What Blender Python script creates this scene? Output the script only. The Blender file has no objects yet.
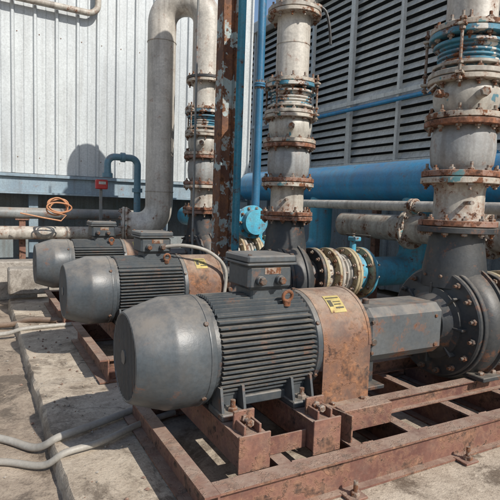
import bpy, bmesh, math, random
from mathutils import Vector, Matrix, noise
random.seed(7)
R=math.radians
scn=bpy.context.scene
# ------------------------------------------------------------------ materials
def N(nt,t,**k):
    n=nt.nodes.new(t)
    for a,b in k.items(): setattr(n,a,b)
    return n
def mixc(nt,f,a,b,blend='MIX'):
    m=N(nt,'ShaderNodeMix',data_type='RGBA',blend_type=blend)
    for s,v in ((m.inputs['Factor'],f),(m.inputs['A'],a),(m.inputs['B'],b)):
        if hasattr(v,'links'): nt.links.new(v,s)
        elif isinstance(v,(int,float)): s.default_value=v
        else: s.default_value=(*v,1)
    return m.outputs['Result']
def mrange(nt,v,a,b,c=0,d=1):
    m=N(nt,'ShaderNodeMapRange'); nt.links.new(v,m.inputs[0])
    m.inputs[1].default_value=a;m.inputs[2].default_value=b;m.inputs[3].default_value=c;m.inputs[4].default_value=d
    return m.outputs[0]
def math_(nt,op,a,b):
    m=N(nt,'ShaderNodeMath',operation=op)
    for i,v in enumerate((a,b)):
        if hasattr(v,'links'): nt.links.new(v,m.inputs[i])
        else: m.inputs[i].default_value=v
    return m.outputs[0]
def noi(nt,pos,scale,detail=4,rough=.6,vec=None,dist=0):
    if vec:
        mp=N(nt,'ShaderNodeMapping'); nt.links.new(pos,mp.inputs[0]); mp.inputs['Scale'].default_value=vec; pos=mp.outputs[0]
    n=N(nt,'ShaderNodeTexNoise'); nt.links.new(pos,n.inputs['Vector'])
    n.inputs['Scale'].default_value=scale;n.inputs['Detail'].default_value=detail;n.inputs['Roughness'].default_value=rough
    n.inputs['Distortion'].default_value=dist
    return n.outputs['Fac']
def mk(name,base,base2,rust=None,rough=.5,rc1=(.05,.022,.013),rc2=(.22,.085,.035),dust=.3,dustc=(.36,.31,.25),
       streak=.0,bump=.25,scale=2.5,second=None,rs=7,metal=0,spec=.5,blot=.35,fine=True):
    m=bpy.data.materials.new(name); m.use_nodes=True; nt=m.node_tree; nt.nodes.clear()
    out=N(nt,'ShaderNodeOutputMaterial'); p=N(nt,'ShaderNodeBsdfPrincipled'); nt.links.new(p.outputs[0],out.inputs[0])
    g=N(nt,'ShaderNodeNewGeometry'); pos=g.outputs['Position']
    n1=noi(nt,pos,scale,1); col=mixc(nt,mrange(nt,n1,.35,.65),base,base2)
    nf=noi(nt,pos,42,2,.7)
    col=mixc(nt,mrange(nt,nf,.35,.7,0,.4),col,tuple(c*.5 for c in base))
    nb=noi(nt,pos,scale*3.1,4,.75)
    col=mixc(nt,mrange(nt,nb,.48,.75,0,blot),col,tuple(c*.35+.01 for c in base2))
    if second:
        s=noi(nt,pos,5.5,3,.7); col=mixc(nt,mrange(nt,s,second[1],second[1]+.02),col,second[0])
    if streak:
        ns=noi(nt,pos,6,2,.6,vec=(2.2,2.2,.12)); col=mixc(nt,mrange(nt,ns,.45,.72,0,streak),col,(.10,.07,.05))
    ro=mrange(nt,nf,.3,.7,rough-.1,min(1,rough+.12))
    bh=nf
    if rust is not None:
        r=noi(nt,pos,rs,5,.75); mask=mrange(nt,r,rust,rust+.03)
        halo=mrange(nt,r,rust-.09,rust,0,.45)
        rcf=noi(nt,pos,22,2,.7); rcol=mixc(nt,mrange(nt,rcf,.32,.68),rc1,rc2)
        col=mixc(nt,halo,col,rc2); col=mixc(nt,mask,col,rcol)
        ro=mrange(nt,mask,0,1,rough,.92)
        if rust<.56: bh=math_(nt,'ADD',nf,mask)
    if dust:
        sx=N(nt,'ShaderNodeSeparateXYZ'); nt.links.new(g.outputs['Normal'],sx.inputs[0])
        up=mrange(nt,sx.outputs[2],.2,.95,0,dust*1.7)
        df=math_(nt,'MULTIPLY',up,mrange(nt,nb,.3,.6,.25,1)) 
        df=math_(nt,'ADD',df,mrange(nt,nb,.45,.8,0,dust*.4))
        col=mixc(nt,df,col,dustc)
    nt.links.new(col,p.inputs['Base Color'])
    if hasattr(ro,'links'): nt.links.new(ro,p.inputs['Roughness'])
    p.inputs['Metallic'].default_value=metal
    p.inputs['Specular IOR Level'].default_value=spec
    if bump:
        b=N(nt,'ShaderNodeBump'); b.inputs['Strength'].default_value=bump; b.inputs['Distance'].default_value=.004
        nt.links.new(bh,b.inputs['Height']); nt.links.new(b.outputs[0],p.inputs['Normal'])
    return m
motor_m=mk('motor_grey_paint',(.046,.056,.064),(.072,.084,.092),rust=.67,rough=.46,dust=.34,rs=6,blot=.5)
motor_lt=mk('motor_cover_grey',(.060,.072,.081),(.094,.108,.118),rust=.695,rough=.42,dust=.28,rs=5,blot=.55,streak=.2)
housing_m=mk('bearing_housing_grey',(.085,.094,.10),(.12,.128,.13),rust=.61,rough=.5,dust=.3,blot=.5)
dark_m=mk('dark_void',(.008,.008,.009),(.012,.012,.012),rough=.9,dust=0,bump=0)
voidm=mk('louvre_gap_shade',(.03,.032,.034),(.045,.046,.046),rough=.9,dust=0,bump=0)  # dark colour stands in for the shade behind the louvre slats
pumpgrey=mk('pump_grey_paint',(.030,.033,.036),(.050,.053,.055),rust=.635,rough=.5,dust=.22,blot=.5)
frame_m=mk('rusty_red_steel',(.13,.055,.042),(.21,.10,.072),rust=.51,rough=.75,rc1=(.045,.026,.02),rc2=(.28,.145,.09),dust=.42,dustc=(.36,.27,.21),bump=.6,blot=.6)
guard_m=mk('rusted_guard_sheet',(.15,.08,.055),(.11,.062,.048),rust=.49,rough=.7,rc1=(.05,.03,.024),rc2=(.27,.125,.062),dust=.42,dustc=(.38,.30,.23),rs=4,bump=.5,blot=.6)
teal=((.11,.24,.25),.61)
beige=mk('beige_pipe_paint',(.52,.48,.42),(.64,.60,.53),rust=.66,rough=.48,dust=.12,streak=.42,blot=.5)
beige_t=mk('beige_teal_patched_paint',(.50,.47,.41),(.60,.57,.51),rust=.63,rough=.5,dust=.12,streak=.45,blot=.55,second=((.09,.24,.30),.60))
beige_d=mk('beige_pipe_paint_dirty',(.42,.385,.33),(.54,.50,.43),rust=.60,rough=.55,dust=.15,streak=.6,blot=.6)
beigeflange=mk('flange_paint_dirty',(.44,.39,.32),(.54,.49,.41),rust=.55,rough=.6,dust=.2,rs=9,blot=.6,second=teal)
tanflange=mk('flange_tan_paint',(.44,.36,.21),(.52,.44,.28),rust=.59,rough=.55,dust=.25,rs=9,blot=.55)
rustflange=mk('flange_rusted',(.24,.14,.11),(.33,.23,.18),rust=.47,rough=.75,dust=.2,rs=9,rc2=(.28,.115,.06),second=teal)
greybody=mk('valve_body_grey',(.31,.32,.32),(.43,.43,.41),rust=.63,rough=.55,dust=.2,streak=.5,blot=.6)
bluewhite=mk('expansion_joint_paint',(.04,.19,.28),(.07,.27,.37),rust=.56,rough=.5,dust=.1,second=((.55,.53,.48),.53))
blue=mk('blue_pipe_paint',(.02,.24,.50),(.035,.31,.56),rust=.69,rough=.38,dust=.2,streak=.25)
blue2=mk('light_blue_pipe_paint',(.06,.38,.56),(.11,.47,.62),rust=.62,rough=.42,dust=.2,streak=.35)
dblue=mk('dark_blue_pipe_paint',(.025,.13,.24),(.04,.17,.30),rust=.7,rough=.45,dust=.1)
slateblue=mk('slate_blue_paint',(.10,.21,.28),(.14,.27,.34),rust=.66,rough=.45,dust=.2)
postm=mk('weathered_post_paint',(.11,.048,.03),(.20,.095,.055),rust=.56,rough=.8,dust=.1,second=((.34,.42,.42),.53),rc2=(.28,.12,.05),bump=.6,streak=.3)
boltm=mk('bolt_steel',(.22,.19,.15),(.32,.28,.24),rust=.51,rough=.55,dust=.15,rs=20)
boltd=mk('bolt_dark',(.05,.045,.042),(.09,.075,.06),rust=.53,rough=.6,dust=.2,rs=20)
wallm=mk('corrugated_wall_paint',(.49,.52,.53),(.56,.59,.59),rust=.80,rough=.36,dust=.0,streak=.18,bump=0,blot=.16,scale=.7)
beamm=mk('bluegrey_beam_paint',(.22,.30,.36),(.28,.36,.41),rust=.68,rough=.5,dust=.25,streak=.3)
slat=mk('louvre_frp',(.66,.65,.60),(.76,.74,.68),rough=.6,dust=.1,streak=.25,blot=.3,bump=0)
towerf=mk('tower_frame_white',(.66,.66,.61),(.74,.73,.68),rust=.72,rough=.5,dust=.1,streak=.3,bump=0)
basin=mk('tower_basin_grey',(.20,.24,.25),(.27,.30,.31),rust=.66,rough=.6,dust=.1,streak=.5)
hosem=mk('hose_grey_pvc',(.32,.30,.265),(.41,.385,.34),rough=.55,dust=.25,bump=0)
hosed=mk('hose_brown',(.15,.095,.065),(.22,.15,.1),rough=.6,dust=.25,bump=0)
coilm=mk('orange_hose',(.50,.20,.09),(.56,.28,.14),rough=.6,dust=.2,bump=0)
redm=mk('red_box_paint',(.55,.03,.03),(.45,.03,.03),rough=.4,dust=.1,bump=0)
yellow=mk('yellow_label',(.62,.47,.10),(.55,.44,.16),rough=.5,dust=.1,rust=.62,blot=.5)
labeldark=mk('label_print',(.07,.065,.05),(.1,.09,.06),rough=.6,dust=0,bump=0)
darkpipe=mk('darkgrey_pipe',(.16,.175,.175),(.24,.25,.245),rust=.63,rough=.5,dust=.3,streak=.3)
blackm=mk('black_handle',(.02,.02,.02),(.03,.03,.03),rough=.5,dust=.2,bump=0)
rust_solid=mk('solid_rust',(.19,.065,.035),(.28,.12,.06),rust=.5,rough=.85,dust=.1)
def concrete(name,c1,c2,cd,stain,crack=True,sc=1.0):
    m=bpy.data.materials.new(name); m.use_nodes=True; nt=m.node_tree; nt.nodes.clear()
    out=N(nt,'ShaderNodeOutputMaterial'); p=N(nt,'ShaderNodeBsdfPrincipled'); nt.links.new(p.outputs[0],out.inputs[0])
    g=N(nt,'ShaderNodeNewGeometry'); pos=g.outputs['Position']
    a=noi(nt,pos,1.3*sc,3,.65); b=noi(nt,pos,6*sc,5,.8); c=noi(nt,pos,60,3,.75); d=noi(nt,pos,1.9*sc,6,.74,dist=.5)
    col=mixc(nt,mrange(nt,a,.35,.65),c1,c2)
    col=mixc(nt,mrange(nt,b,.42,.66,0,.72),col,cd)
    col=mixc(nt,mrange(nt,d,.50,.59,0,.8),col,stain)
    col=mixc(nt,mrange(nt,d,.41,.31,0,.55),col,tuple(min(1,x*1.25) for x in c2))
    col=mixc(nt,mrange(nt,c,.55,.72,0,.7),col,tuple(x*.4 for x in cd))
    col=mixc(nt,mrange(nt,c,.42,.28,0,.4),col,tuple(min(1,x*1.5) for x in c2))
    h=math_(nt,'ADD',math_(nt,'MULTIPLY',c,.5),b)
    if crack:
        v=N(nt,'ShaderNodeTexVoronoi',feature='DISTANCE_TO_EDGE'); v.inputs['Scale'].default_value=.8
        nn=N(nt,'ShaderNodeTexNoise'); nt.links.new(pos,nn.inputs['Vector']); nn.inputs['Scale'].default_value=3; nn.inputs['Detail'].default_value=4
        vm=N(nt,'ShaderNodeVectorMath',operation='MULTIPLY_ADD'); nt.links.new(nn.outputs['Color'],vm.inputs[0]); vm.inputs[1].default_value=(.35,.35,.35); nt.links.new(pos,vm.inputs[2])
        nt.links.new(vm.outputs[0],v.inputs['Vector'])
        ck=mrange(nt,v.outputs['Distance'],.0,.007,1,0)
        ck=math_(nt,'MULTIPLY',ck,mrange(nt,a,.45,.6))
        col=mixc(nt,math_(nt,'MULTIPLY',ck,.7),col,(.05,.04,.03))
    nt.links.new(col,p.inputs['Base Color'])
    ro=mrange(nt,d,.48,.60,.92,.55); nt.links.new(ro,p.inputs['Roughness'])
    bp=N(nt,'ShaderNodeBump'); bp.inputs['Strength'].default_value=.7; bp.inputs['Distance'].default_value=.012
    nt.links.new(h,bp.inputs['Height']); nt.links.new(bp.outputs[0],p.inputs['Normal'])
    return m
conc=concrete('plinth_concrete',(.44,.365,.28),(.53,.455,.36),(.24,.185,.135),(.12,.09,.065))
floorm=concrete('floor_concrete',(.33,.26,.195),(.39,.32,.245),(.18,.135,.10),(.09,.068,.05))
kerbm=concrete('kerb_concrete',(.33,.30,.26),(.40,.36,.31),(.2,.17,.14),(.14,.115,.09),crack=False)

# ------------------------------------------------------------------ mesh builder
class B:
    def __init__(s): s.bm=bmesh.new(); s.mats=[]
    def mi(s,m):
        if m not in s.mats: s.mats.append(m)
        return s.mats.index(m)
    def face(s,vs,i):
        try:
            f=s.bm.faces.new(vs); f.material_index=i; f.smooth=True; return f
        except ValueError: return None
    def frame(s,o,ax,up=None):
        z=Vector(ax).normalized(); h=Vector(up) if up else (Vector((0,0,1)) if abs(z.z)<.9 else Vector((1,0,0)))
        x=h.cross(z).normalized(); y=z.cross(x); return Vector(o),x,y,z
    def lathe(s,prof,o,ax,mat,seg=48,phase=0,rf=None):
        o,x,y,z=s.frame(o,ax); i=s.mi(mat); rings=[]
        for t,r in prof:
            if r<1e-6: rings.append([s.bm.verts.new(o+z*t)])
            else:
                rg=[]
                for k in range(seg):
                    a=2*math.pi*k/seg+phase; rr=r*(rf(a) if rf else 1)
                    rg.append(s.bm.verts.new(o+z*t+(x*math.cos(a)+y*math.sin(a))*rr))
                rings.append(rg)
        for A,C in zip(rings,rings[1:]):
            if len(A)==1 and len(C)==1: continue
            for k in range(seg):
                k2=(k+1)%seg
                if len(A)==1: s.face([A[0],C[k],C[k2]],i)
                elif len(C)==1: s.face([A[k],A[k2],C[0]],i)
                else: s.face([A[k],A[k2],C[k2],C[k]],i)
    def cyl(s,p0,p1,r,mat,seg=24,ch=0):
        p0=Vector(p0);p1=Vector(p1);L=(p1-p0).length
        pr=[(0,0),(0,r-ch),(ch,r),(L-ch,r),(L,r-ch),(L,0)] if ch else [(0,0),(0,r),(L,r),(L,0)]
        s.lathe(pr,p0,p1-p0,mat,seg)
    def hexb(s,o,ax,r,h,mat): s.lathe([(0,0),(0,r),(h*.8,r),(h,r*.8),(h,0)],o,ax,mat,6,phase=random.random())
    def box(s,c,size,mat,rot=None,bev=.004):
        c=Vector(c); hx,hy,hz=[v/2 for v in size]; i=s.mi(mat); b=min(bev,hx*.45,hy*.45,hz*.45)
        def P(v):
            v=Vector(v); v=(rot@v) if rot else v; return c+v
        if b<=0:
            V={}
            for sx in(-1,1):
                for sy in(-1,1):
                    for sz in(-1,1): V[sx,sy,sz]=s.bm.verts.new(P((sx*hx,sy*hy,sz*hz)))
            for q in [((-1,-1,-1),(-1,-1,1),(-1,1,1),(-1,1,-1)),((1,-1,-1),(1,1,-1),(1,1,1),(1,-1,1)),((-1,-1,-1),(1,-1,-1),(1,-1,1),(-1,-1,1)),((-1,1,-1),(-1,1,1),(1,1,1),(1,1,-1)),((-1,-1,-1),(-1,1,-1),(1,1,-1),(1,-1,-1)),((-1,-1,1),(1,-1,1),(1,1,1),(-1,1,1))]:
                s.face([V[k] for k in q],i)
            return
        V={}
        for sx in(-1,1):
            for sy in(-1,1):
                for sz in(-1,1):
                    V[sx,sy,sz,0]=s.bm.verts.new(P((sx*hx,sy*(hy-b),sz*(hz-b))))
                    V[sx,sy,sz,1]=s.bm.verts.new(P((sx*(hx-b),sy*hy,sz*(hz-b))))
                    V[sx,sy,sz,2]=s.bm.verts.new(P((sx*(hx-b),sy*(hy-b),sz*hz)))
        cyc=[(-1,-1),(1,-1),(1,1),(-1,1)]
        for g in(-1,1):
            s.face([V[g,a,c2,0] for a,c2 in cyc],i); s.face([V[a,g,c2,1] for a,c2 in cyc],i); s.face([V[a,c2,g,2] for a,c2 in cyc],i)
            for h in(-1,1):
                s.face([V[g,h,-1,0],V[g,h,1,0],V[g,h,1,1],V[g,h,-1,1]],i)
                s.face([V[g,-1,h,0],V[g,1,h,0],V[g,1,h,2],V[g,-1,h,2]],i)
                s.face([V[-1,g,h,1],V[1,g,h,1],V[1,g,h,2],V[-1,g,h,2]],i)
                for k in(-1,1): s.face([V[g,h,k,0],V[g,h,k,1],V[g,h,k,2]],i)
    def tube(s,pts,r,mat,seg=20,cap=True):
        pts=[Vector(p) for p in pts]; i=s.mi(mat); rings=[]
        t0=(pts[1]-pts[0]).normalized(); _,x,y,_=s.frame(pts[0],t0)
        for k,p in enumerate(pts):
            t=(pts[min(k+1,len(pts)-1)]-pts[max(k-1,0)]).normalized()
            x=(x-t*x.dot(t)).normalized(); y=t.cross(x)
            rr=r(k/(len(pts)-1)) if callable(r) else r
            rings.append([s.bm.verts.new(p+(x*math.cos(2*math.pi*j/seg)+y*math.sin(2*math.pi*j/seg))*rr) for j in range(seg)])
        for A,C in zip(rings,rings[1:]):
            for j in range(seg): s.face([A[j],A[(j+1)%seg],C[(j+1)%seg],C[j]],i)
        if cap: s.face(rings[0],i); s.face(rings[-1],i)
    def prism(s,prof,p0,p1,mat,up=(0,0,1)):
        o,x,y,z=s.frame(p0,Vector(p1)-Vector(p0),up); L=(Vector(p1)-Vector(p0)).length; i=s.mi(mat)
        A=[s.bm.verts.new(o+x*u+y*v) for u,v in prof]; C=[s.bm.verts.new(o+x*u+y*v+z*L) for u,v in prof]
        n=len(prof)
        for k in range(n): s.face([A[k],A[(k+1)%n],C[(k+1)%n],C[k]],i)
        s.face(A,i); s.face(C,i)
    def done(s,name,angle=32,recalc=True):
        if recalc: bmesh.ops.recalc_face_normals(s.bm,faces=s.bm.faces[:])
        xs=[v.co for v in s.bm.verts]
        mn=Vector([min(v[k] for v in xs) for k in range(3)]); mx=Vector([max(v[k] for v in xs) for k in range(3)])
        o=Vector(((mn.x+mx.x)/2,(mn.y+mx.y)/2,mn.z))
        bmesh.ops.translate(s.bm,verts=s.bm.verts[:],vec=-o)
        me=bpy.data.meshes.new(name); s.bm.to_mesh(me); s.bm.free()
        for m in s.mats: me.materials.append(m)
        me.set_sharp_from_angle(angle=R(angle))
        ob=bpy.data.objects.new(name,me); ob.location=o; scn.collection.objects.link(ob); return ob
def fillet(pts,rad,n=10):
    pts=[Vector(p) for p in pts]; out=[pts[0]]
    for a,b,c in zip(pts,pts[1:],pts[2:]):
        d1=(a-b).normalized(); d2=(c-b).normalized(); ang=d1.angle(d2); t=rad/math.tan(ang/2)
        p1=b+d1*t; p2=b+d2*t; cen=b+(d1+d2).normalized()*(rad/math.sin(ang/2))
        v1=p1-cen; v2=p2-cen; w=v1.angle(v2)
        for k in range(n+1):
            f=k/n; out.append(cen+(v1*math.sin((1-f)*w)+v2*math.sin(f*w))/math.sin(w))
    out.append(pts[-1]); return out
def spline(pts,n=10):
    pts=[Vector(p) for p in pts]; P=[2*pts[0]-pts[1]]+pts+[2*pts[-1]-pts[-2]]; out=[]
    for i in range(1,len(P)-2):
        for k in range(n):
            t=k/n; a,b,c,d=P[i-1],P[i],P[i+1],P[i+2]
            out.append(.5*((2*b)+(c-a)*t+(2*a-5*b+4*c-d)*t*t+(3*b-a-3*c+d)*t**3))
    out.append(pts[-1]); return out
def flange(b,o,ax,t,r,mat,bore=None):
    c=.004; b.lathe([(0,0),(0,r-c),(c,r),(t-c,r),(t,r-c),(t,0)],o,ax,mat,56)
def fpair(b,o,ax,t,r,m1,m2,n=12,gap=.006,bm_=None,br=.013):
    bm_=bm_ or boltm
    o=Vector(o); z=Vector(ax).normalized()
    flange(b,o,z,t,r,m1); b.cyl(o+z*t,o+z*(t+gap),r*.86,blackm,40); flange(b,o+z*(t+gap),z,t,r*random.uniform(.985,1.01),m2)
    _,x,y,_=b.frame(o,z); T=2*t+gap; ph=random.random()
    for k in range(n):
        a=2*math.pi*(k+ph)/n; p=o+(x*math.cos(a)+y*math.sin(a))*(r-.035)
        e=random.uniform(.0,.025)
        b.hexb(p+z*T,z,br*1.7,.017,bm_); b.cyl(p+z*T,p+z*(T+.03+e),br*.8,bm_,8)
        b.hexb(p,-z,br*1.7,.017,bm_)
        b.cyl(p,p-z*(.02+e),br*.8,bm_,8)
    return o+z*T

# ------------------------------------------------------------------ motor
def motor(X0,Y,Z):
    b=B(); ax=(1,0,0)
    b.lathe([(.035,0),(.035,.195),(.006,.206),(0,.213),(.003,.22),(.016,.229),(.10,.259),(.165,.279),(.178,.2845),(.195,.287),(.375,.287),(.38,.284),(.38,.262)],(X0-.04,Y,Z),ax,motor_lt,72)
    X=X0-.04
    b.lathe([(.034,0),(.034,.2)],(X-.002,Y,Z),ax,dark_m,48)
    w=.208; n=17
    for k in range(n):
        y=-w+2*w*(k+.5)/n; L=math.sqrt(max(0,w*w-y*y))
        b.box((X+.006,Y+y,Z),(.008,.010,2*L+.006),motor_lt,bev=.001)
    for q in(-.09,0,.09): b.box((X+.013,Y,Z+q),(.005,2*math.sqrt(w*w-q*q),.012),motor_lt,bev=0)
    b.cyl((X-.004,Y,Z),(X+.01,Y,Z),.035,motor_lt,24)
    for a in (40,140,220,320):
        v=Vector((0,math.cos(R(a)),math.sin(R(a)))); b.hexb(Vector((X0+.30,Y,Z))+v*.285,v,.013,.012,boltd)
    # rolled seam of the cover
    b.lathe([(0,.286),(.003,.2905),(.009,.2905),(.012,.286)],(X+.345,Y,Z),ax,motor_lt,72)
    # body
    b.lathe([(.33,0),(.33,.262),(.37,.268),(.372,.236),(.92,.236),(.925,.272),(.935,.286),(.965,.286),(.972,.275),(.985,.262),(1.0,.17),(1.03,.15),(1.03,0)],(X0,Y,Z),ax,motor_m,72)
    b.cyl((X0+1.03,Y,Z),(X0+1.16,Y,Z),.038,boltm,24)
    x0,x1=X0+.372,X0+.924; xc=(x0+x1)/2; L=x1-x0
    st=.0262
    for k in range(-8,9):
        q=k*st; out=math.sqrt(.288**2-q*q); inn=math.sqrt(max(.2**2-q*q,0)) if abs(q)<.2 else .10
        if abs(q)>.215: continue
        for sg in(-1,1):
            if out-inn>.02: b.prism([(x0-xc,-.0045),(x1-xc,-.0045),(x1-xc,.0045),(x0-xc,.0045)],(xc,Y+sg*inn,Z+q),(xc,Y+sg*out,Z+q),motor_m,up=(0,0,1))
        if abs(q)<.19:
            for sg in(-1,1): b.box((xc,Y+q,Z+sg*(inn+out)/2),(L,.008,out-inn),motor_m,bev=0)
    for a in range(0,360,60):
        v=Vector((0,math.cos(R(a+30)),math.sin(R(a+30)))); b.hexb(Vector((X0+.945,Y,Z))+v*.287,v,.012,.01,boltd)
        b.hexb(Vector((X0+.985,Y,Z))+v*.235,(1,0,0),.014,.014,boltd)
    for fx in(.43,.84):
        for sg in(-1,1):
            b.box((X0+fx,Y+sg*.235,Z-.262),(.15,.17,.034),motor_m,bev=.006)
            for dx in(-.06,.06):
                b.prism([(0,0),(.11*sg*-1,0),(.11*sg*-1,.12),(.03*sg*-1,.12)],(X0+fx+dx-.007,Y+sg*.30,Z-.25),(X0+fx+dx+.007,Y+sg*.30,Z-.25),motor_m)
            b.box((X0+fx,Y+sg*.19,Z-.19),(.13,.05,.13),motor_m,bev=.01)
            b.hexb((X0+fx,Y+sg*.28,Z-.245),(0,0,1),.026,.02,boltm); b.cyl((X0+fx,Y+sg*.28,Z-.23),(X0+fx,Y+sg*.28,Z-.19),.013,boltm,10)
    for sg in(-1,1): b.box((xc-.0,Y+sg*.2,Z-.235),(.36,.03,.05),motor_m,bev=.006)
    # terminal box
    bx=X0+.715
    b.box((bx,Y,Z+.29),(.20,.19,.07),motor_m,bev=.01)
    b.box((bx,Y,Z+.385),(.27,.25,.13),motor_m,bev=.016)
    b.box((bx,Y,Z+.457),(.305,.285,.012),motor_lt,bev=.004)
    b.box((bx,Y,Z+.484),(.30,.28,.040),motor_lt,bev=.014)
    for sx in(-1,1):
        for sy in(-1,1): b.hexb((bx+sx*.13,Y+sy*.12,Z+.502),(0,0,1),.011,.009,boltd)
    for dx in(-.07,.05):
        b.cyl((bx+dx,Y-.125,Z+.37),(bx+dx,Y-.155,Z+.37),.026,motor_m,18,ch=.003); b.hexb((bx+dx,Y-.155,Z+.37),(0,-1,0),.021,.02,boltd)
    b.box((bx+.01,Y-.126,Z+.42),(.10,.003,.035),boltm,bev=0)
    ring=[Vector((X0+.80,Y-.165,Z+.285))+Vector((math.cos(t)*.028,-math.sin(t)*.006,math.sin(t)*.028)) for t in [2*math.pi*k/20 for k in range(21)]]
    b.tube(ring,.0095,rust_solid,10,cap=False)
    b.cyl((X0+.80,Y-.155,Z+.235),(X0+.80,Y-.16,Z+.262),.022,rust_solid,14)
    return b.done('electric_motor')

def guard(X0,Y,Z,zb):
    b=B(); r=.285; th=.006; outer=[];inner=[]
    for k in range(25):
        a=math.pi*k/24; outer.append((r*math.cos(a),r*math.sin(a))); inner.append(((r-th)*math.cos(a),(r-th)*math.sin(a)))
    lo=zb-Z
    prof=[(r+.05,lo),(r+.05,lo+th),(r,lo+th)]+outer+[(-r,lo+th),(-r-.05,lo+th),(-r-.05,lo),(-r+th,lo)]+inner[::-1]+[(r-th,lo)]
    b.prism(prof,(X0,Y,Z),(X0+.33,Y,Z),guard_m)
    for x in(X0+.004,X0+.322):
        pr=[(p[0]*1.012,p[1]*1.012) for p in outer]+[(p[0],p[1]) for p in inner[::-1]]
        b.prism(pr,(x-.008,Y,Z),(x+.012,Y,Z),guard_m)
    for sg in(-1,1):
        for x in(.06,.27): b.hexb((X0+x,Y+sg*(r+.025),zb+th),(0,0,1),.015,.014,boltm)
    i=b.mi(yellow); vs=[]
    for a in [R(140-5*k) for k in range(6)]:
        vs.append([b.bm.verts.new((X0+x,Y+(r+.003)*math.cos(a),Z+(r+.003)*math.sin(a))) for x in(.09,.20)])
    for A,C in zip(vs,vs[1:]): b.face([A[0],A[1],C[1],C[0]],i)
    i=b.mi(labeldark)
    for (xa,xb,a0,a1) in ((.10,.125,132,123),(.135,.19,135,133),(.135,.18,130,128.6),(.135,.185,126,125),(.10,.19,120,118.5)):
        q=[b.bm.verts.new((X0+x,Y+(r+.005)*math.cos(R(a)),Z+(r+.005)*math.sin(R(a)))) for x,a in((xa,a0),(xb,a0),(xb,a1),(xa,a1))]
        b.face(q,i)
    return b.done('coupling_guard')

ZS=.66
def pump(X0,Y,Z,xv,ztop,zbase):
    b=B(); ax=(1,0,0); s=X0+1.30
    xb=xv-.185
    L=xb-s
    b.lathe([(0,0),(0,.12),(.02,.15),(.05,.165),(.07,.165)],(s,Y,Z),ax,housing_m,48)
    b.box((s+.07+(L-.13)/2,Y,Z),(L-.13,.335,.335),housing_m,bev=.05)
    # oil sight glass, cover plate screws on the housing side
    for dx,dz in((.12,.09),(.12,-.10),(L-.16,.09),(L-.16,-.10)): b.hexb((s+dx,Y-.167,Z+dz),(0,-1,0),.012,.01,boltd)
    b.lathe([(0,.15),(0,.165),(.05,.21),(.06,.25),(.085,.25),(.085,.0)],(xb-.085,Y,Z),ax,pumpgrey,56)
    b.cyl((s-.12,Y,Z),(s+.01,Y,Z),.04,boltm,20)
    b.cyl((s+.2,Y,Z+.16),(s+.2,Y,Z+.2),.022,boltd,14,ch=.004); b.cyl((s+.12,Y-.16,Z-.03),(s+.12,Y-.19,Z-.03),.022,boltd,18,ch=.004)
    b.box((s+.16,Y,(Z-.15+zbase)/2),(.10,.20,Z-.15-zbase),pumpgrey,bev=.01); b.box((s+.16,Y,zbase+.012),(.14,.36,.024),pumpgrey,bev=.004)
    b.lathe([(0,0),(0,.25),(.012,.27),(.012,.365),(.02,.375),(.04,.375),(.045,.37)],(xb,Y,Z),ax,pumpgrey,64)
    b.lathe([(.045,.30),(.045,.385),(.05,.39),(.075,.39),(.08,.38)],(xb,Y,Z),ax,pumpgrey,64)
    for k in range(16):
        a=2*math.pi*(k+.5)/16; v=Vector((0,math.cos(a),math.sin(a))); b.hexb(Vector((xb+.012,Y,Z))+v*.335,(-1,0,0),.021,.022,boltd); b.cyl(Vector((xb+.012,Y,Z))+v*.335,Vector((xb-.035,Y,Z))+v*.335,.011,boltd,8)
    for k in range(8):
        a=2*math.pi*k/8; v=Vector((0,math.cos(a),math.sin(a)))
        rot=Matrix((( 1,0,0),(0,v.y,-v.z),(0,v.z,v.y))); b.box(Vector((xb-.012,Y,Z))+v*.235,(.06,.09,.016),pumpgrey,rot=rot,bev=.003)
    b.lathe([(.078,.30),(.08,.37),(.10,.392),(.14,.41),(.20,.418),(.26,.405),(.31,.37),(.34,.31),(.35,.24),(.38,.19),(.44,.175),(.50,.17),(.50,0)],(xb,Y,Z),ax,pumpgrey,72)
    b.lathe([(.19,.41),(.195,.435),(.215,.435),(.22,.41)],(xb,Y,Z),ax,pumpgrey,72)
    b.lathe([(0,.22),(.12,.215),(.22,.20),(.32,.185),(ztop-Z-.28,.18)],(xv,Y,Z+.25),(0,0,1),pumpgrey,56)
    for sg in(-1,1):
        b.box((xv,Y+sg*.24,(Z-.33+zbase)/2+.02),(.16,.05,Z-.30-zbase+.02),pumpgrey,bev=.006); b.box((xv,Y+sg*.29,zbase+.016),(.22,.18,.03),pumpgrey,bev=.005)
        b.hexb((xv-.06,Y+sg*.32,zbase+.03),(0,0,1),.022,.02,boltm); b.hexb((xv+.06,Y+sg*.32,zbase+.03),(0,0,1),.022,.02,boltm)
    return b.done('centrifugal_pump')

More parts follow.
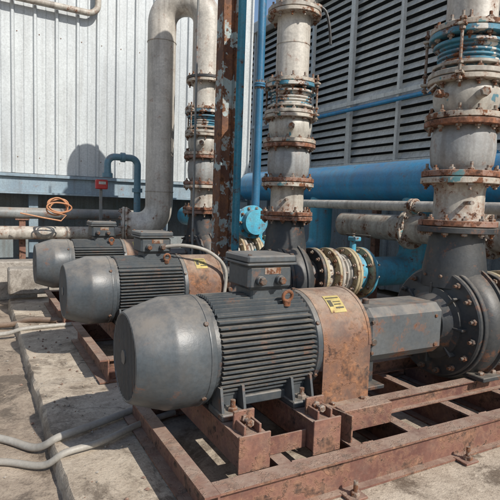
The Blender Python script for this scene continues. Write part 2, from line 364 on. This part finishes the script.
def frame(X0,Y,zt,x1,zfeet):
    b=B(); W=.095; t=.011; H=zt
    I=[(-W/2,0),(W/2,0),(W/2,t),(t/2,t),(t/2,H-t),(W/2,H-t),(W/2,H),(-W/2,H),(-W/2,H-t),(-t/2,H-t),(-t/2,t),(-W/2,t)]
    xa=X0+.20
    for sg in(-1,1): b.prism(I,(xa+.004,Y+sg*.585,.004),(x1,Y+sg*.585,.004),frame_m)
    C=[(0,0),(.07,0),(.07,t),(t,t),(t,H-t),(.07,H-t),(.07,H),(0,H)]
    def cross(x,h=H,z=.0,ya=-.53,yb=.53,m=frame_m,flip=False):
        c=[((-u if flip else u),v*h/H) for u,v in C]; b.prism(c,(x,Y+ya,z),(x,Y+yb,z),m)
    cross(xa,z=.008,ya=-.64,yb=.645,flip=False)
    for x in(.62,1.05,1.45,1.95,2.45): 
        if X0+x<x1-.05: cross(X0+x,z=-.0)
    cross(x1-.01,z=.009,flip=True,ya=-.645,yb=.645)
    for sg in(-1,1): b.prism([(u*.8,v*.5) for u,v in I],(X0+1.06,Y+sg*.28,H+.005),(x1-.15,Y+sg*.28,H+.005),frame_m)
    hs=zfeet-H-.006
    for fx in(.43,.84):
        x=X0+fx
        b.prism([(-.075,0),(.075,0),(.075,.01),(.065,hs-.01),(.075,hs-.01),(.075,hs),(-.075,hs),(-.075,hs-.01),(-.065,hs-.01),(-.075,.01)],(x,Y-.50,H+.005),(x,Y+.50,H+.005),frame_m)
        for sg in(-1,1):
            b.box((x,Y+sg*.508,H+.005+hs/2),(.165,.012,hs+.03),frame_m,bev=.002)
            b.box((x,Y+sg*.395,zfeet+.04),(.11,.016,.09),frame_m,bev=.003)
            b.box((x+.04,Y+sg*.445,zfeet+.022),(.012,.085,.05),frame_m,bev=.002); b.box((x-.04,Y+sg*.445,zfeet+.022),(.012,.085,.05),frame_m,bev=.002)
            b.cyl((x,Y+sg*.33,zfeet+.045),(x,Y+sg*.47,zfeet+.045),.011,boltm,10); b.hexb((x,Y+sg*.403,zfeet+.045),(0,sg,0),.021,.018,boltm); b.hexb((x,Y+sg*.45,zfeet+.045),(0,sg,0),.02,.02,boltm)
    for sg in(-1,1):
        b.box((X0+.635,Y+sg*.44,H+.05),(.25,.008,.09),frame_m,bev=.001)
        b.box((X0+1.20,Y+sg*.36,H+.065),(.34,.10,.12),frame_m,bev=.003)
    b.box((X0+.98,Y-.40,H+.075),(.012,.22,.14),frame_m,rot=Matrix.Rotation(R(12),3,'Z'),bev=.002)
    for x in(.62,1.05,1.45,1.95,2.45):
        if X0+x<x1-.05:
            pts=[Vector((X0+x+.0+.07*k/8,Y-.535+random.uniform(-.002,.002),H+.001)) for k in range(9)]; b.tube(pts,.006,frame_m,6)
    for x in(.35,.9,1.7,2.3):
        for sg in(-1,1):
            b.box((X0+x,Y+sg*.66,.012),(.10,.09,.012),frame_m,bev=.002); b.cyl((X0+x,Y+sg*.67,.01),(X0+x,Y+sg*.67,.09),.011,boltm,10); b.hexb((X0+x,Y+sg*.67,.02),(0,0,1),.024,.02,boltm)
    return b.done('steel_base_frame')

ZA=.61; ZF=.18; ZFEET=ZA-.28
units=[(.665,2.40,2.97),(.655,4.33,2.78),(.615,6.22,2.66)]
for X0,Y,xv in units:
    motor(X0,Y,ZA); guard(X0+.97,Y,ZA,.30); pump(X0,Y,ZA,xv,1.30,ZF+.10); frame(X0,Y,ZF,3.6,ZFEET)

# ------------------------------------------------------------------ discharge columns
def column(x,y,ztop,kind):
    b=B(); z=(0,0,1); r=.165
    def seg(pr,m): b.lathe([(a,q) for a,q in pr],(x,y,0),z,m,56)
    fr=.265
    seg([(1.17,.18),(1.24,.18)],pumpgrey)
    fpair(b,(x,y,1.235),z,.040,fr,pumpgrey if kind==0 else rustflange,rustflange)
    seg([(1.32,.175),(1.36,.168),(1.52,.168),(1.575,.178)],beige_d)
    b.cyl((x-.1,y-.13,1.44),(x-.14,y-.22,1.44),.014,boltm,10)
    fpair(b,(x,y,1.57),z,.040,fr,beigeflange,rustflange)
    seg([(1.656,.18),(1.68,.19),(1.70,.205),(1.80,.215),(1.90,.21),(1.94,.195),(1.96,.18)],greybody)
    fpair(b,(x,y,1.955),z,.038,fr,rustflange,beigeflange)
    seg([(2.037,.18),(2.06,.19),(2.10,.21),(2.16,.218),(2.20,.215),(2.245,.19)],beige_t)
    b.cyl((x-.10,y-.18,2.14),(x-.15,y-.26,2.14),.03,beige,20,ch=.006); b.hexb((x-.15,y-.26,2.14),(-.5,-.8,0),.032,.02,boltm)
    fpair(b,(x,y,2.24),z,.034,fr-.005,beigeflange,beige_d,n=12)
    pr=[(2.31,.175)]
    for k in range(4):
        zz=2.368+k*.030; pr+=[(zz-.004,.182),(zz+.008,.206),(zz+.020,.206)]
    pr+=[(2.53,.178)]
    seg(pr,bluewhite)
    flange(b,(x,y,2.345),z,.022,fr-.03,beige_d)
    flange(b,(x,y,2.485),z,.022,fr-.03,bluewhite)
    fpair(b,(x,y,2.535),z,.036,fr,bluewhite,beigeflange)
    for k in range(4):
        a=math.pi/2*k+.5; px,py=x+math.cos(a)*.285,y+math.sin(a)*.285
        b.cyl((px,py,2.21),(px,py,2.65),.010,boltm,10)
        for zz in(2.225,2.325,2.535,2.60): b.hexb((px,py,zz),z,.021,.018,boltm)
        for zz in(2.27,2.57):
            rot=Matrix.Rotation(a,3,'Z'); b.box((x+math.cos(a)*.268,y+math.sin(a)*.268,zz),(.085,.05,.018),beigeflange,rot=rot,bev=.003)
    if kind==2:
        seg([(2.6,r)]+[(3.1,r)],beige)
        fpair(b,(x,y,2.93),z,.035,fr-.01,beigeflange,pumpgrey)
        p=Vector((x,y,0)); q=Vector((2.17,6.58,0))
        path=fillet([p+Vector((0,0,3.0)),p+Vector((0,0,3.98)),q+Vector((0,0,3.98)),q+Vector((0,0,1.04)),q+Vector((-.48,.13,1.04))],.285,14)
        b.tube(path,.185,beige,40)
        fpair(b,q+Vector((-.40,.108,1.04)),(-.60,.16,0),.03,.25,beigeflange,beige_d)
        for zz in(3.45,1.5): b.lathe([(0,.18),(.004,.191),(.014,.191),(.018,.18)],(q.x,q.y,zz),z,beige_d,48)
    else:
        seg([(2.6,r),(3.3,r)],beige)
        fpair(b,(x,y,3.22),z,.036,fr,beigeflange,beige_d)
        seg([(3.29,r),(3.36,r+.02),(3.42,r+.03),(3.5,r)],beige)
        fpair(b,(x,y,3.50),z,.036,fr,beige_d,beigeflange)
        seg([(3.55,r),(ztop,r)],beige)
        for zz in(2.95,4.1): b.lathe([(0,r-.002),(.004,r+.004),(.012,r+.004),(.016,r-.002)],(x,y,zz),z,beige_d,48)
    return b.done('discharge_pipe_column')
for k,(X0,Y,xv) in enumerate(units): column(xv,Y,5.2,k)
def lever(p,dirv,L=.36):
    b=B(); p=Vector(p); d=Vector(dirv).normalized()
    b.cyl(p,p+d*.07,.03,beigeflange,16,ch=.004); b.hexb(p+d*.07,d,.024,.02,boltm)
    q=p+d*.085
    b.tube(spline([q,q+Vector((.05,-.02,-.05)),q+Vector((.08,-.04,-.18)),q+Vector((.10,-.05,-L))],6),.014,blackm,10)
    return b.done('valve_lever')
lever((units[1][2]+.16,units[1][1]-.08,3.35),(1,-.4,0))
b=B(); p=Vector((units[0][2]-.19,units[0][1]-.02,2.15)); b.cyl(p,p+Vector((-.13,0,.0)),.016,boltm,12); b.hexb(p+Vector((-.08,0,0)),(-1,0,0),.03,.045,boltm); b.tube([p+Vector((-.10,0,.03)),p+Vector((-.14,0,.05)),p+Vector((-.24,-.02,-.02))],.008,blackm,8); b.done('drain_cock')

# ------------------------------------------------------------------ suction lines
for X0,Y,xv in units:
    b=B(); ax=(1,0,0); x=xv+.31; r=.17; zc=ZS; fr=.285
    b.lathe([(0,.17),(.1,.18)],(x-.1,Y,(ZA+zc)/2+.01),ax,pumpgrey,40)
    x1=fpair(b,(x,Y,zc),ax,.035,fr,pumpgrey,tanflange).x
    b.lathe([(0,.17),(.05,.19),(.10,.20),(.14,.185)],(x1,Y,zc),ax,beige_d,48)
    x2=fpair(b,(x1+.13,Y,zc),ax,.035,fr,tanflange,beige_d).x
    pr=[(0,.17)]
    for k in range(3): pr+=[(.02+k*.05,.18),(.035+k*.05,.215),(.055+k*.05,.215)]
    pr+=[(.17,.18)]
    b.lathe(pr,(x2,Y,zc),ax,beige_t,48)
    x3=fpair(b,(x2+.16,Y,zc),ax,.035,fr,tanflange,tanflange).x
    b.lathe([(0,.2),(.03,.225),(.11,.225),(.14,.2)],(x3,Y,zc),ax,blue2,48)
    b.cyl((x3+.07,Y,zc+.2),(x3+.07,Y,zc+.36),.035,blue2,20,ch=.004); b.box((x3+.07,Y-.02,zc+.38),(.10,.12,.05),blue2,bev=.01)
    b.cyl((x3+.07,Y,zc+.4),(x3+.07,Y,zc+.44),.018,boltm,12); b.box((x3+.03,Y-.12,zc+.43),(.03,.30,.012),blackm,rot=Matrix.Rotation(R(20),3,'Z'),bev=.003)
    x4=fpair(b,(x3+.14,Y,zc),ax,.035,fr,tanflange,blue2).x
    b.tube(fillet([(x4-.01,Y,zc),(4.62,Y,zc),(4.62,Y,1.6)],.26,12),.17,blue2 if Y>3 else beige_d,36)
    b.done('suction_pipe')
def pipe(name,p0,p1,r,mat,fl=[],supports=[],fm=beigeflange,fr=1.5,seg=40):
    b=B(); p0=Vector(p0);p1=Vector(p1); b.cyl(p0,p1,r,mat,seg); d=(p1-p0).normalized()
    for f in fl: fpair(b,p0+d*f,d,.03,r*fr,fm,fm,n=10)
    for s in supports:
        c=p0+d*s; b.box((c.x,c.y,(c.z-r)/2),(.09,.09,c.z-r),frame_m,bev=.004); b.box((c.x,c.y,c.z-r-.01),(.2,.14,.02),frame_m,bev=.002)
    return b.done(name)
pipe('blue_header_pipe',(4.62,-.6,1.72),(4.62,8.5,1.72),.26,blue,fl=[1.4,4.0],supports=[2.3,5.6,7.6],fm=blue,fr=1.3)
pipe('beige_header_pipe',(4.25,-.6,1.17),(4.25,5.2,1.17),.15,beige_d,fl=[3.6,4.6],supports=[3.2])
pipe('beige_branch_pipe',(4.05,-.6,1.42),(4.05,6.3,1.42),.055,beige,fl=[4.4],supports=[])
pipe('blue_manifold_pipe',(3.35,5.95,1.14),(3.35,8.6,1.14),.17,blue2,fl=[.12,1.4],supports=[2.1],fm=blue2,fr=1.35)

# ------------------------------------------------------------------ posts and vertical pipes
b=B(); W=.165;t=.012
I=[(-W/2,-W/2),(W/2,-W/2),(W/2,-W/2+t),(t/2,-W/2+t),(t/2,W/2-t),(W/2,W/2-t),(W/2,W/2),(-W/2,W/2),(-W/2,W/2-t),(-t/2,W/2-t),(-t/2,-W/2+t),(-W/2,-W/2+t)]
I=[(v,u) for u,v in I]
b.prism(I,(2.36,4.98,0),(2.36,4.98,4.5),postm,up=(0,1,0)); b.box((2.36,4.98,.012),(.32,.32,.02),postm)
b.done('steel_column_post')
pipe('light_blue_vertical_pipe',(2.58,5.10,.0),(2.58,5.10,4.5),.055,blue2,seg=24)
pipe('dark_blue_vertical_pipe',(3.68,6.6,.5),(3.68,6.6,4.75),.06,dblue,fl=[2.6],fm=dblue,seg=24)
pipe('conduit',(2.13,5.25,.0),(2.13,5.25,4.5),.012,darkpipe,seg=12)

# ------------------------------------------------------------------ building with corrugated wall
YW=8.7
b=B(); i=b.mi(wallm); prof=[]; x=-9.0
while x<4.55:
    prof+=[(x,0),(x+.115,0),(x+.125,-.008),(x+.135,0),(x+.25,0),(x+.268,-.04),(x+.30,-.04),(x+.318,0)]; x+=.318
va=[b.bm.verts.new((p,YW+q,1.75)) for p,q in prof]; vb=[b.bm.verts.new((p,YW+q,6.5)) for p,q in prof]
for k in range(len(prof)-1): b.face([va[k],va[k+1],vb[k+1],vb[k]],i)
b.box((-2.2,YW+.25,4.1),(13.6,.3,4.7),beamm,bev=0)
for k in range(0,14):
    for zz in(2.0,3.9): b.hexb((-1.5+k*.318*1.0+.16-.0,YW-.001,zz),(0,-1,0),.009,.006,boltm)
b.box((-2.2,YW-.03,1.715),(13.6,.12,.05),beamm,bev=.004)
b.box((-2.2,YW+.02,1.57),(13.6,.10,.24),beamm,bev=.004)
b.box((-2.2,YW-.04,1.435),(13.6,.2,.03),beamm,bev=.004)
b.box((-2.2,YW+.75,.9),(13.6,.1,1.8),basin,bev=0)
for x in(-3.6,-1.4,.8,3.0): b.box((x,YW+.15,.72),(.14,.14,1.44),beamm,bev=.004)
b.done('corrugated_building',angle=25,recalc=False)
b=B(); b.box((-2,YW-.75,.18),(13,.35,.55),kerbm,bev=.015); b.done('concrete_kerb')
pipe('grey_wall_pipe',(-8,YW-.35,1.13),(2.3,YW-.35,1.13),.085,darkpipe,fl=[7.9],supports=[6.3,8.6],fm=darkpipe)
pipe('grey_wall_pipe',(-8,YW-.5,.84),(2.6,YW-.5,.84),.10,beige_d,supports=[7.0,9.2])
b=B(); b.tube(fillet([(.2,YW-.14,6),(.2,YW-.14,4.35),(1.75,YW-.14,4.33),(1.75,YW-.14,4.9)],.16,8),.05,beige_d,16)
b.done('wall_drain_pipe')
b=B(); b.tube(fillet([(2.10,7.4,-.1),(2.10,7.4,2.0),(1.66,7.4,2.0),(1.66,7.4,1.72)],.11,8),.05,slateblue,20)
b.cyl((1.66,7.4,1.76),(1.66,7.4,1.70),.075,slateblue,20); b.cyl((1.85,7.4,2.0),(1.91,7.4,2.0),.07,slateblue,20); b.cyl((2.10,7.4,1.5),(2.10,7.4,1.56),.075,slateblue,20)
b.done('gooseneck_vent_pipe')
b=B(); b.box((1.62,7.6,1.60),(.17,.10,.14),redm,bev=.012); b.box((1.62,7.545,1.62),(.10,.004,.04),towerf,bev=0); b.box((1.62,7.64,.85),(.04,.04,1.5),darkpipe); b.done('red_alarm_box')
b=B(); c=Vector((1.03,7.85,1.25)); pts=[]
for k in range(150):
    a=k*.2; e=1+.14*math.sin(k*.37)
    pts.append(c+Vector((math.cos(a)*(.14+.02*math.sin(k*.11))*e,-.1-.0010*k,math.sin(a)*(.095+.02*math.cos(k*.07))*e-.02*math.sin(k*.05))))
for q in((.10,-.2,-.12),(.03,-.22,-.2),(-.2,-.2,-.16),(-.5,-.15,-.10)): pts.append(c+Vector(q))
b.tube(pts,.011,coilm,8); b.done('hose_coil')
b=B(); b.box((-.35,6.95,.30),(.7,.35,.30),beamm,bev=.02); b.box((-.35,6.95,.46),(.76,.40,.03),beamm,bev=.006); b.box((.6,7.35,.25),(.5,.3,.35),kerbm,bev=.02); b.done('junction_cabinet')

# ------------------------------------------------------------------ cooling tower
b=B(); XF=6.1; y0,y1=-2.0,12.4; zb,zt=2.15,5.6
b.box((XF+1.45,(y0+y1)/2,(zb+zt)/2),(2.4,y1-y0-.1,zt-zb-.05),voidm,bev=0)  # solid dark box, gap shade put into its colour
z=zb+.12
while z<zt-.2:
    b.box((XF+.07,(y0+y1)/2,z),(.13,y1-y0-.04,.010),slat,rot=Matrix.Rotation(R(-56),3,'Y'),bev=.002); z+=.142
y=y1-.05; k=0
while y>y0:
    b.box((XF-.04,y,(zb+zt)/2),(.07,.11 if k%2==0 else .06,zt-zb),towerf,bev=.004); y-=1.23; k+=1
b.box((XF-.02,(y0+y1)/2,zt+.04),(.22,y1-y0+.1,.22),towerf,bev=.006)
b.box((XF-.02,(y0+y1)/2,zb-.04),(.2,y1-y0+.1,.16),towerf,bev=.006)
b.box((XF-.09,(y0+y1)/2,3.28),(.02,y1-y0,.07),towerf,bev=.003)
b.box((XF+1.3,(y0+y1)/2,(zb-.14)/2),(2.5,y1-y0,zb-.14),basin,bev=.01)
for yy in range(-1,12): b.box((XF+.02,yy+.4,1.0),(.06,.07,2.0),basin,bev=.004)
b.box((XF+1.6,(y0+y1)/2,zt+.25),(3.0,y1-y0,.2),slat,bev=.01)
b.cyl((XF+1.6,9.5,zt+.3),(XF+1.6,9.5,zt+1.2),1.2,slat,48); b.cyl((XF+1.6,4,zt+.3),(XF+1.6,4,zt+1.2),1.2,slat,48)
b.done('cooling_tower')
pipe('tower_blue_conduit',(5.85,1,3.12),(5.85,9,3.12),.035,blue,seg=16)
pipe('tower_riser_pipe',(5.6,8.9,.2),(5.6,8.9,5.0),.12,blue2,seg=24)

# ------------------------------------------------------------------ ground
b=B(); i=b.mi(floorm); S=120
vs=[b.bm.verts.new(p) for p in((-S,-S,-.09),(S,-S,-.09),(S,S,-.09),(-S,S,-.09))]; b.face(vs,i)
g=b.done('ground')
b=B(); i=b.mi(conc); ys=[-2+k*.05 for k in range(int(9.4/.05)+1)]
rows=[]
for y in ys:
    e=.355+.012*noise.noise(Vector((y*1.5,0,0)))+.010*noise.noise(Vector((y*9,3,0)))
    chip=max(0,noise.noise(Vector((y*4,8,1)))-.25)*.10
    rows.append([b.bm.verts.new((e-.012,y,-.1)),b.bm.verts.new((e,y,-.022-chip*.3)),b.bm.verts.new((e+.016+chip,y,0)),b.bm.verts.new((5.4,y,0)),b.bm.verts.new((5.4,y,-.1))])
for A,C in zip(rows,rows[1:]):
    for k in range(4): b.face([A[k],A[k+1],C[k+1],C[k]],i)
b.done('concrete_plinth',recalc=True)
def hose(name,pts,r,mat):
    b=B(); b.tube(spline(pts,12),r,mat,14); return b.done(name)
hose('flexible_conduit_hose',[(1.25,3.2,.03),(.95,3.12,.03),(.62,2.98,.03),(.40,2.90,.028),(.28,2.98,-.05),(.12,3.2,-.065),(-.2,3.5,-.065),(-.6,3.6,-.065)],.022,hosem)
hose('flexible_conduit_hose',[(1.1,2.95,.03),(.85,2.87,.03),(.6,2.74,.03),(.40,2.70,.026),(.29,2.76,-.05),(.1,2.92,-.065),(-.15,3.0,-.065),(-.7,2.9,-.065)],.019,hosem)
hose('flexible_conduit_hose',[(.02,1.4,-.066),(-.03,2.2,-.066),(-.02,3.1,-.066),(.05,4.0,-.066),(.02,5.2,-.066),(.1,6.2,-.066)],.022,hosed)
hose('flexible_conduit_hose',[(-1.5,5.9,-.06),(-.4,5.75,-.06),(.2,5.6,-.03),(.42,5.55,.02),(.9,5.6,.02)],.022,hosem)
hose('flexible_conduit_hose',[(-1.5,6.3,-.06),(-.4,6.2,-.06),(.3,6.0,-.03),(.5,5.9,.03),(.9,5.7,.03)],.03,hosed)
hose('power_cable',[(1.44,4.23,.98),(1.60,4.12,1.0),(1.8,4.05,.95),(1.95,4.02,.80),(1.95,4.02,.55),(1.9,4.02,.2)],.016,hosem)
b=B(); pm=[conc,frame_m,kerbm]
for k in range(520):
    if random.random()<.6: x=random.gauss(.55,.22); y=random.uniform(1.2,6.8)
    else: x=random.uniform(-1.2,3.5); y=random.uniform(1.0,6.8)
    if x>.40: z=0
    elif x<.33: z=-.09
    else: continue
    s=random.choice([.004,.005,.006,.008,.012]); m=random.choice(pm); i=b.mi(m)
    vv=[b.bm.verts.new(Vector((x,y,z+s*.4))+Vector(q)*s*random.uniform(.6,1.3)) for q in((1,0,0),(-1,.2,0),(0,1,0),(0,-1,0),(.1,0,.8),(0,0,-.7))]
    for q in((0,2,4),(2,1,4),(1,3,4),(3,0,4),(2,0,5),(1,2,5),(3,1,5),(0,3,5)): b.face([vv[w] for w in q],i)
b.done('gravel_debris')

# ------------------------------------------------------------------ light, sky, camera
S=Vector((.32,-1.0,.86)).normalized()
sun=bpy.data.lights.new('sun','SUN'); sun.energy=4.9; sun.angle=R(.5); sun.color=(1,.955,.885)
so=bpy.data.objects.new('sun',sun); so.rotation_euler=S.to_track_quat('Z','Y').to_euler(); so.location=(0,0,10); scn.collection.objects.link(so)
w=bpy.data.worlds.new('World'); scn.world=w; w.use_nodes=True; nt=w.node_tree; bg=nt.nodes['Background']
sk=nt.nodes.new('ShaderNodeTexSky'); sk.sky_type='NISHITA'; sk.sun_disc=False; sk.sun_elevation=math.asin(S.z); sk.sun_rotation=math.atan2(S.x,S.y)
nt.links.new(sk.outputs[0],bg.inputs[0]); bg.inputs[1].default_value=.13
cam=bpy.data.cameras.new('cam'); cam.sensor_width=36; cam.lens=36; cam.clip_end=500; cam.clip_start=.05
co=bpy.data.objects.new('camera',cam); scn.collection.objects.link(co)
hd=R(28.7); pt=R(5.2); rl=R(2.0)
r0=Vector((math.cos(hd),-math.sin(hd),0)); F=Vector((math.sin(hd)*math.cos(pt),math.cos(hd)*math.cos(pt),-math.sin(pt))); u0=r0.cross(F)
Ri=r0*math.cos(rl)+u0*math.sin(rl); Ui=-r0*math.sin(rl)+u0*math.cos(rl)
M=Matrix((Ri,Ui,-F)).transposed().to_4x4(); M.translation=Vector((0,0,1.38)); co.matrix_world=M
scn.camera=co
scn.view_settings.view_transform='Standard'; scn.view_settings.look='None'; scn.view_settings.exposure=0
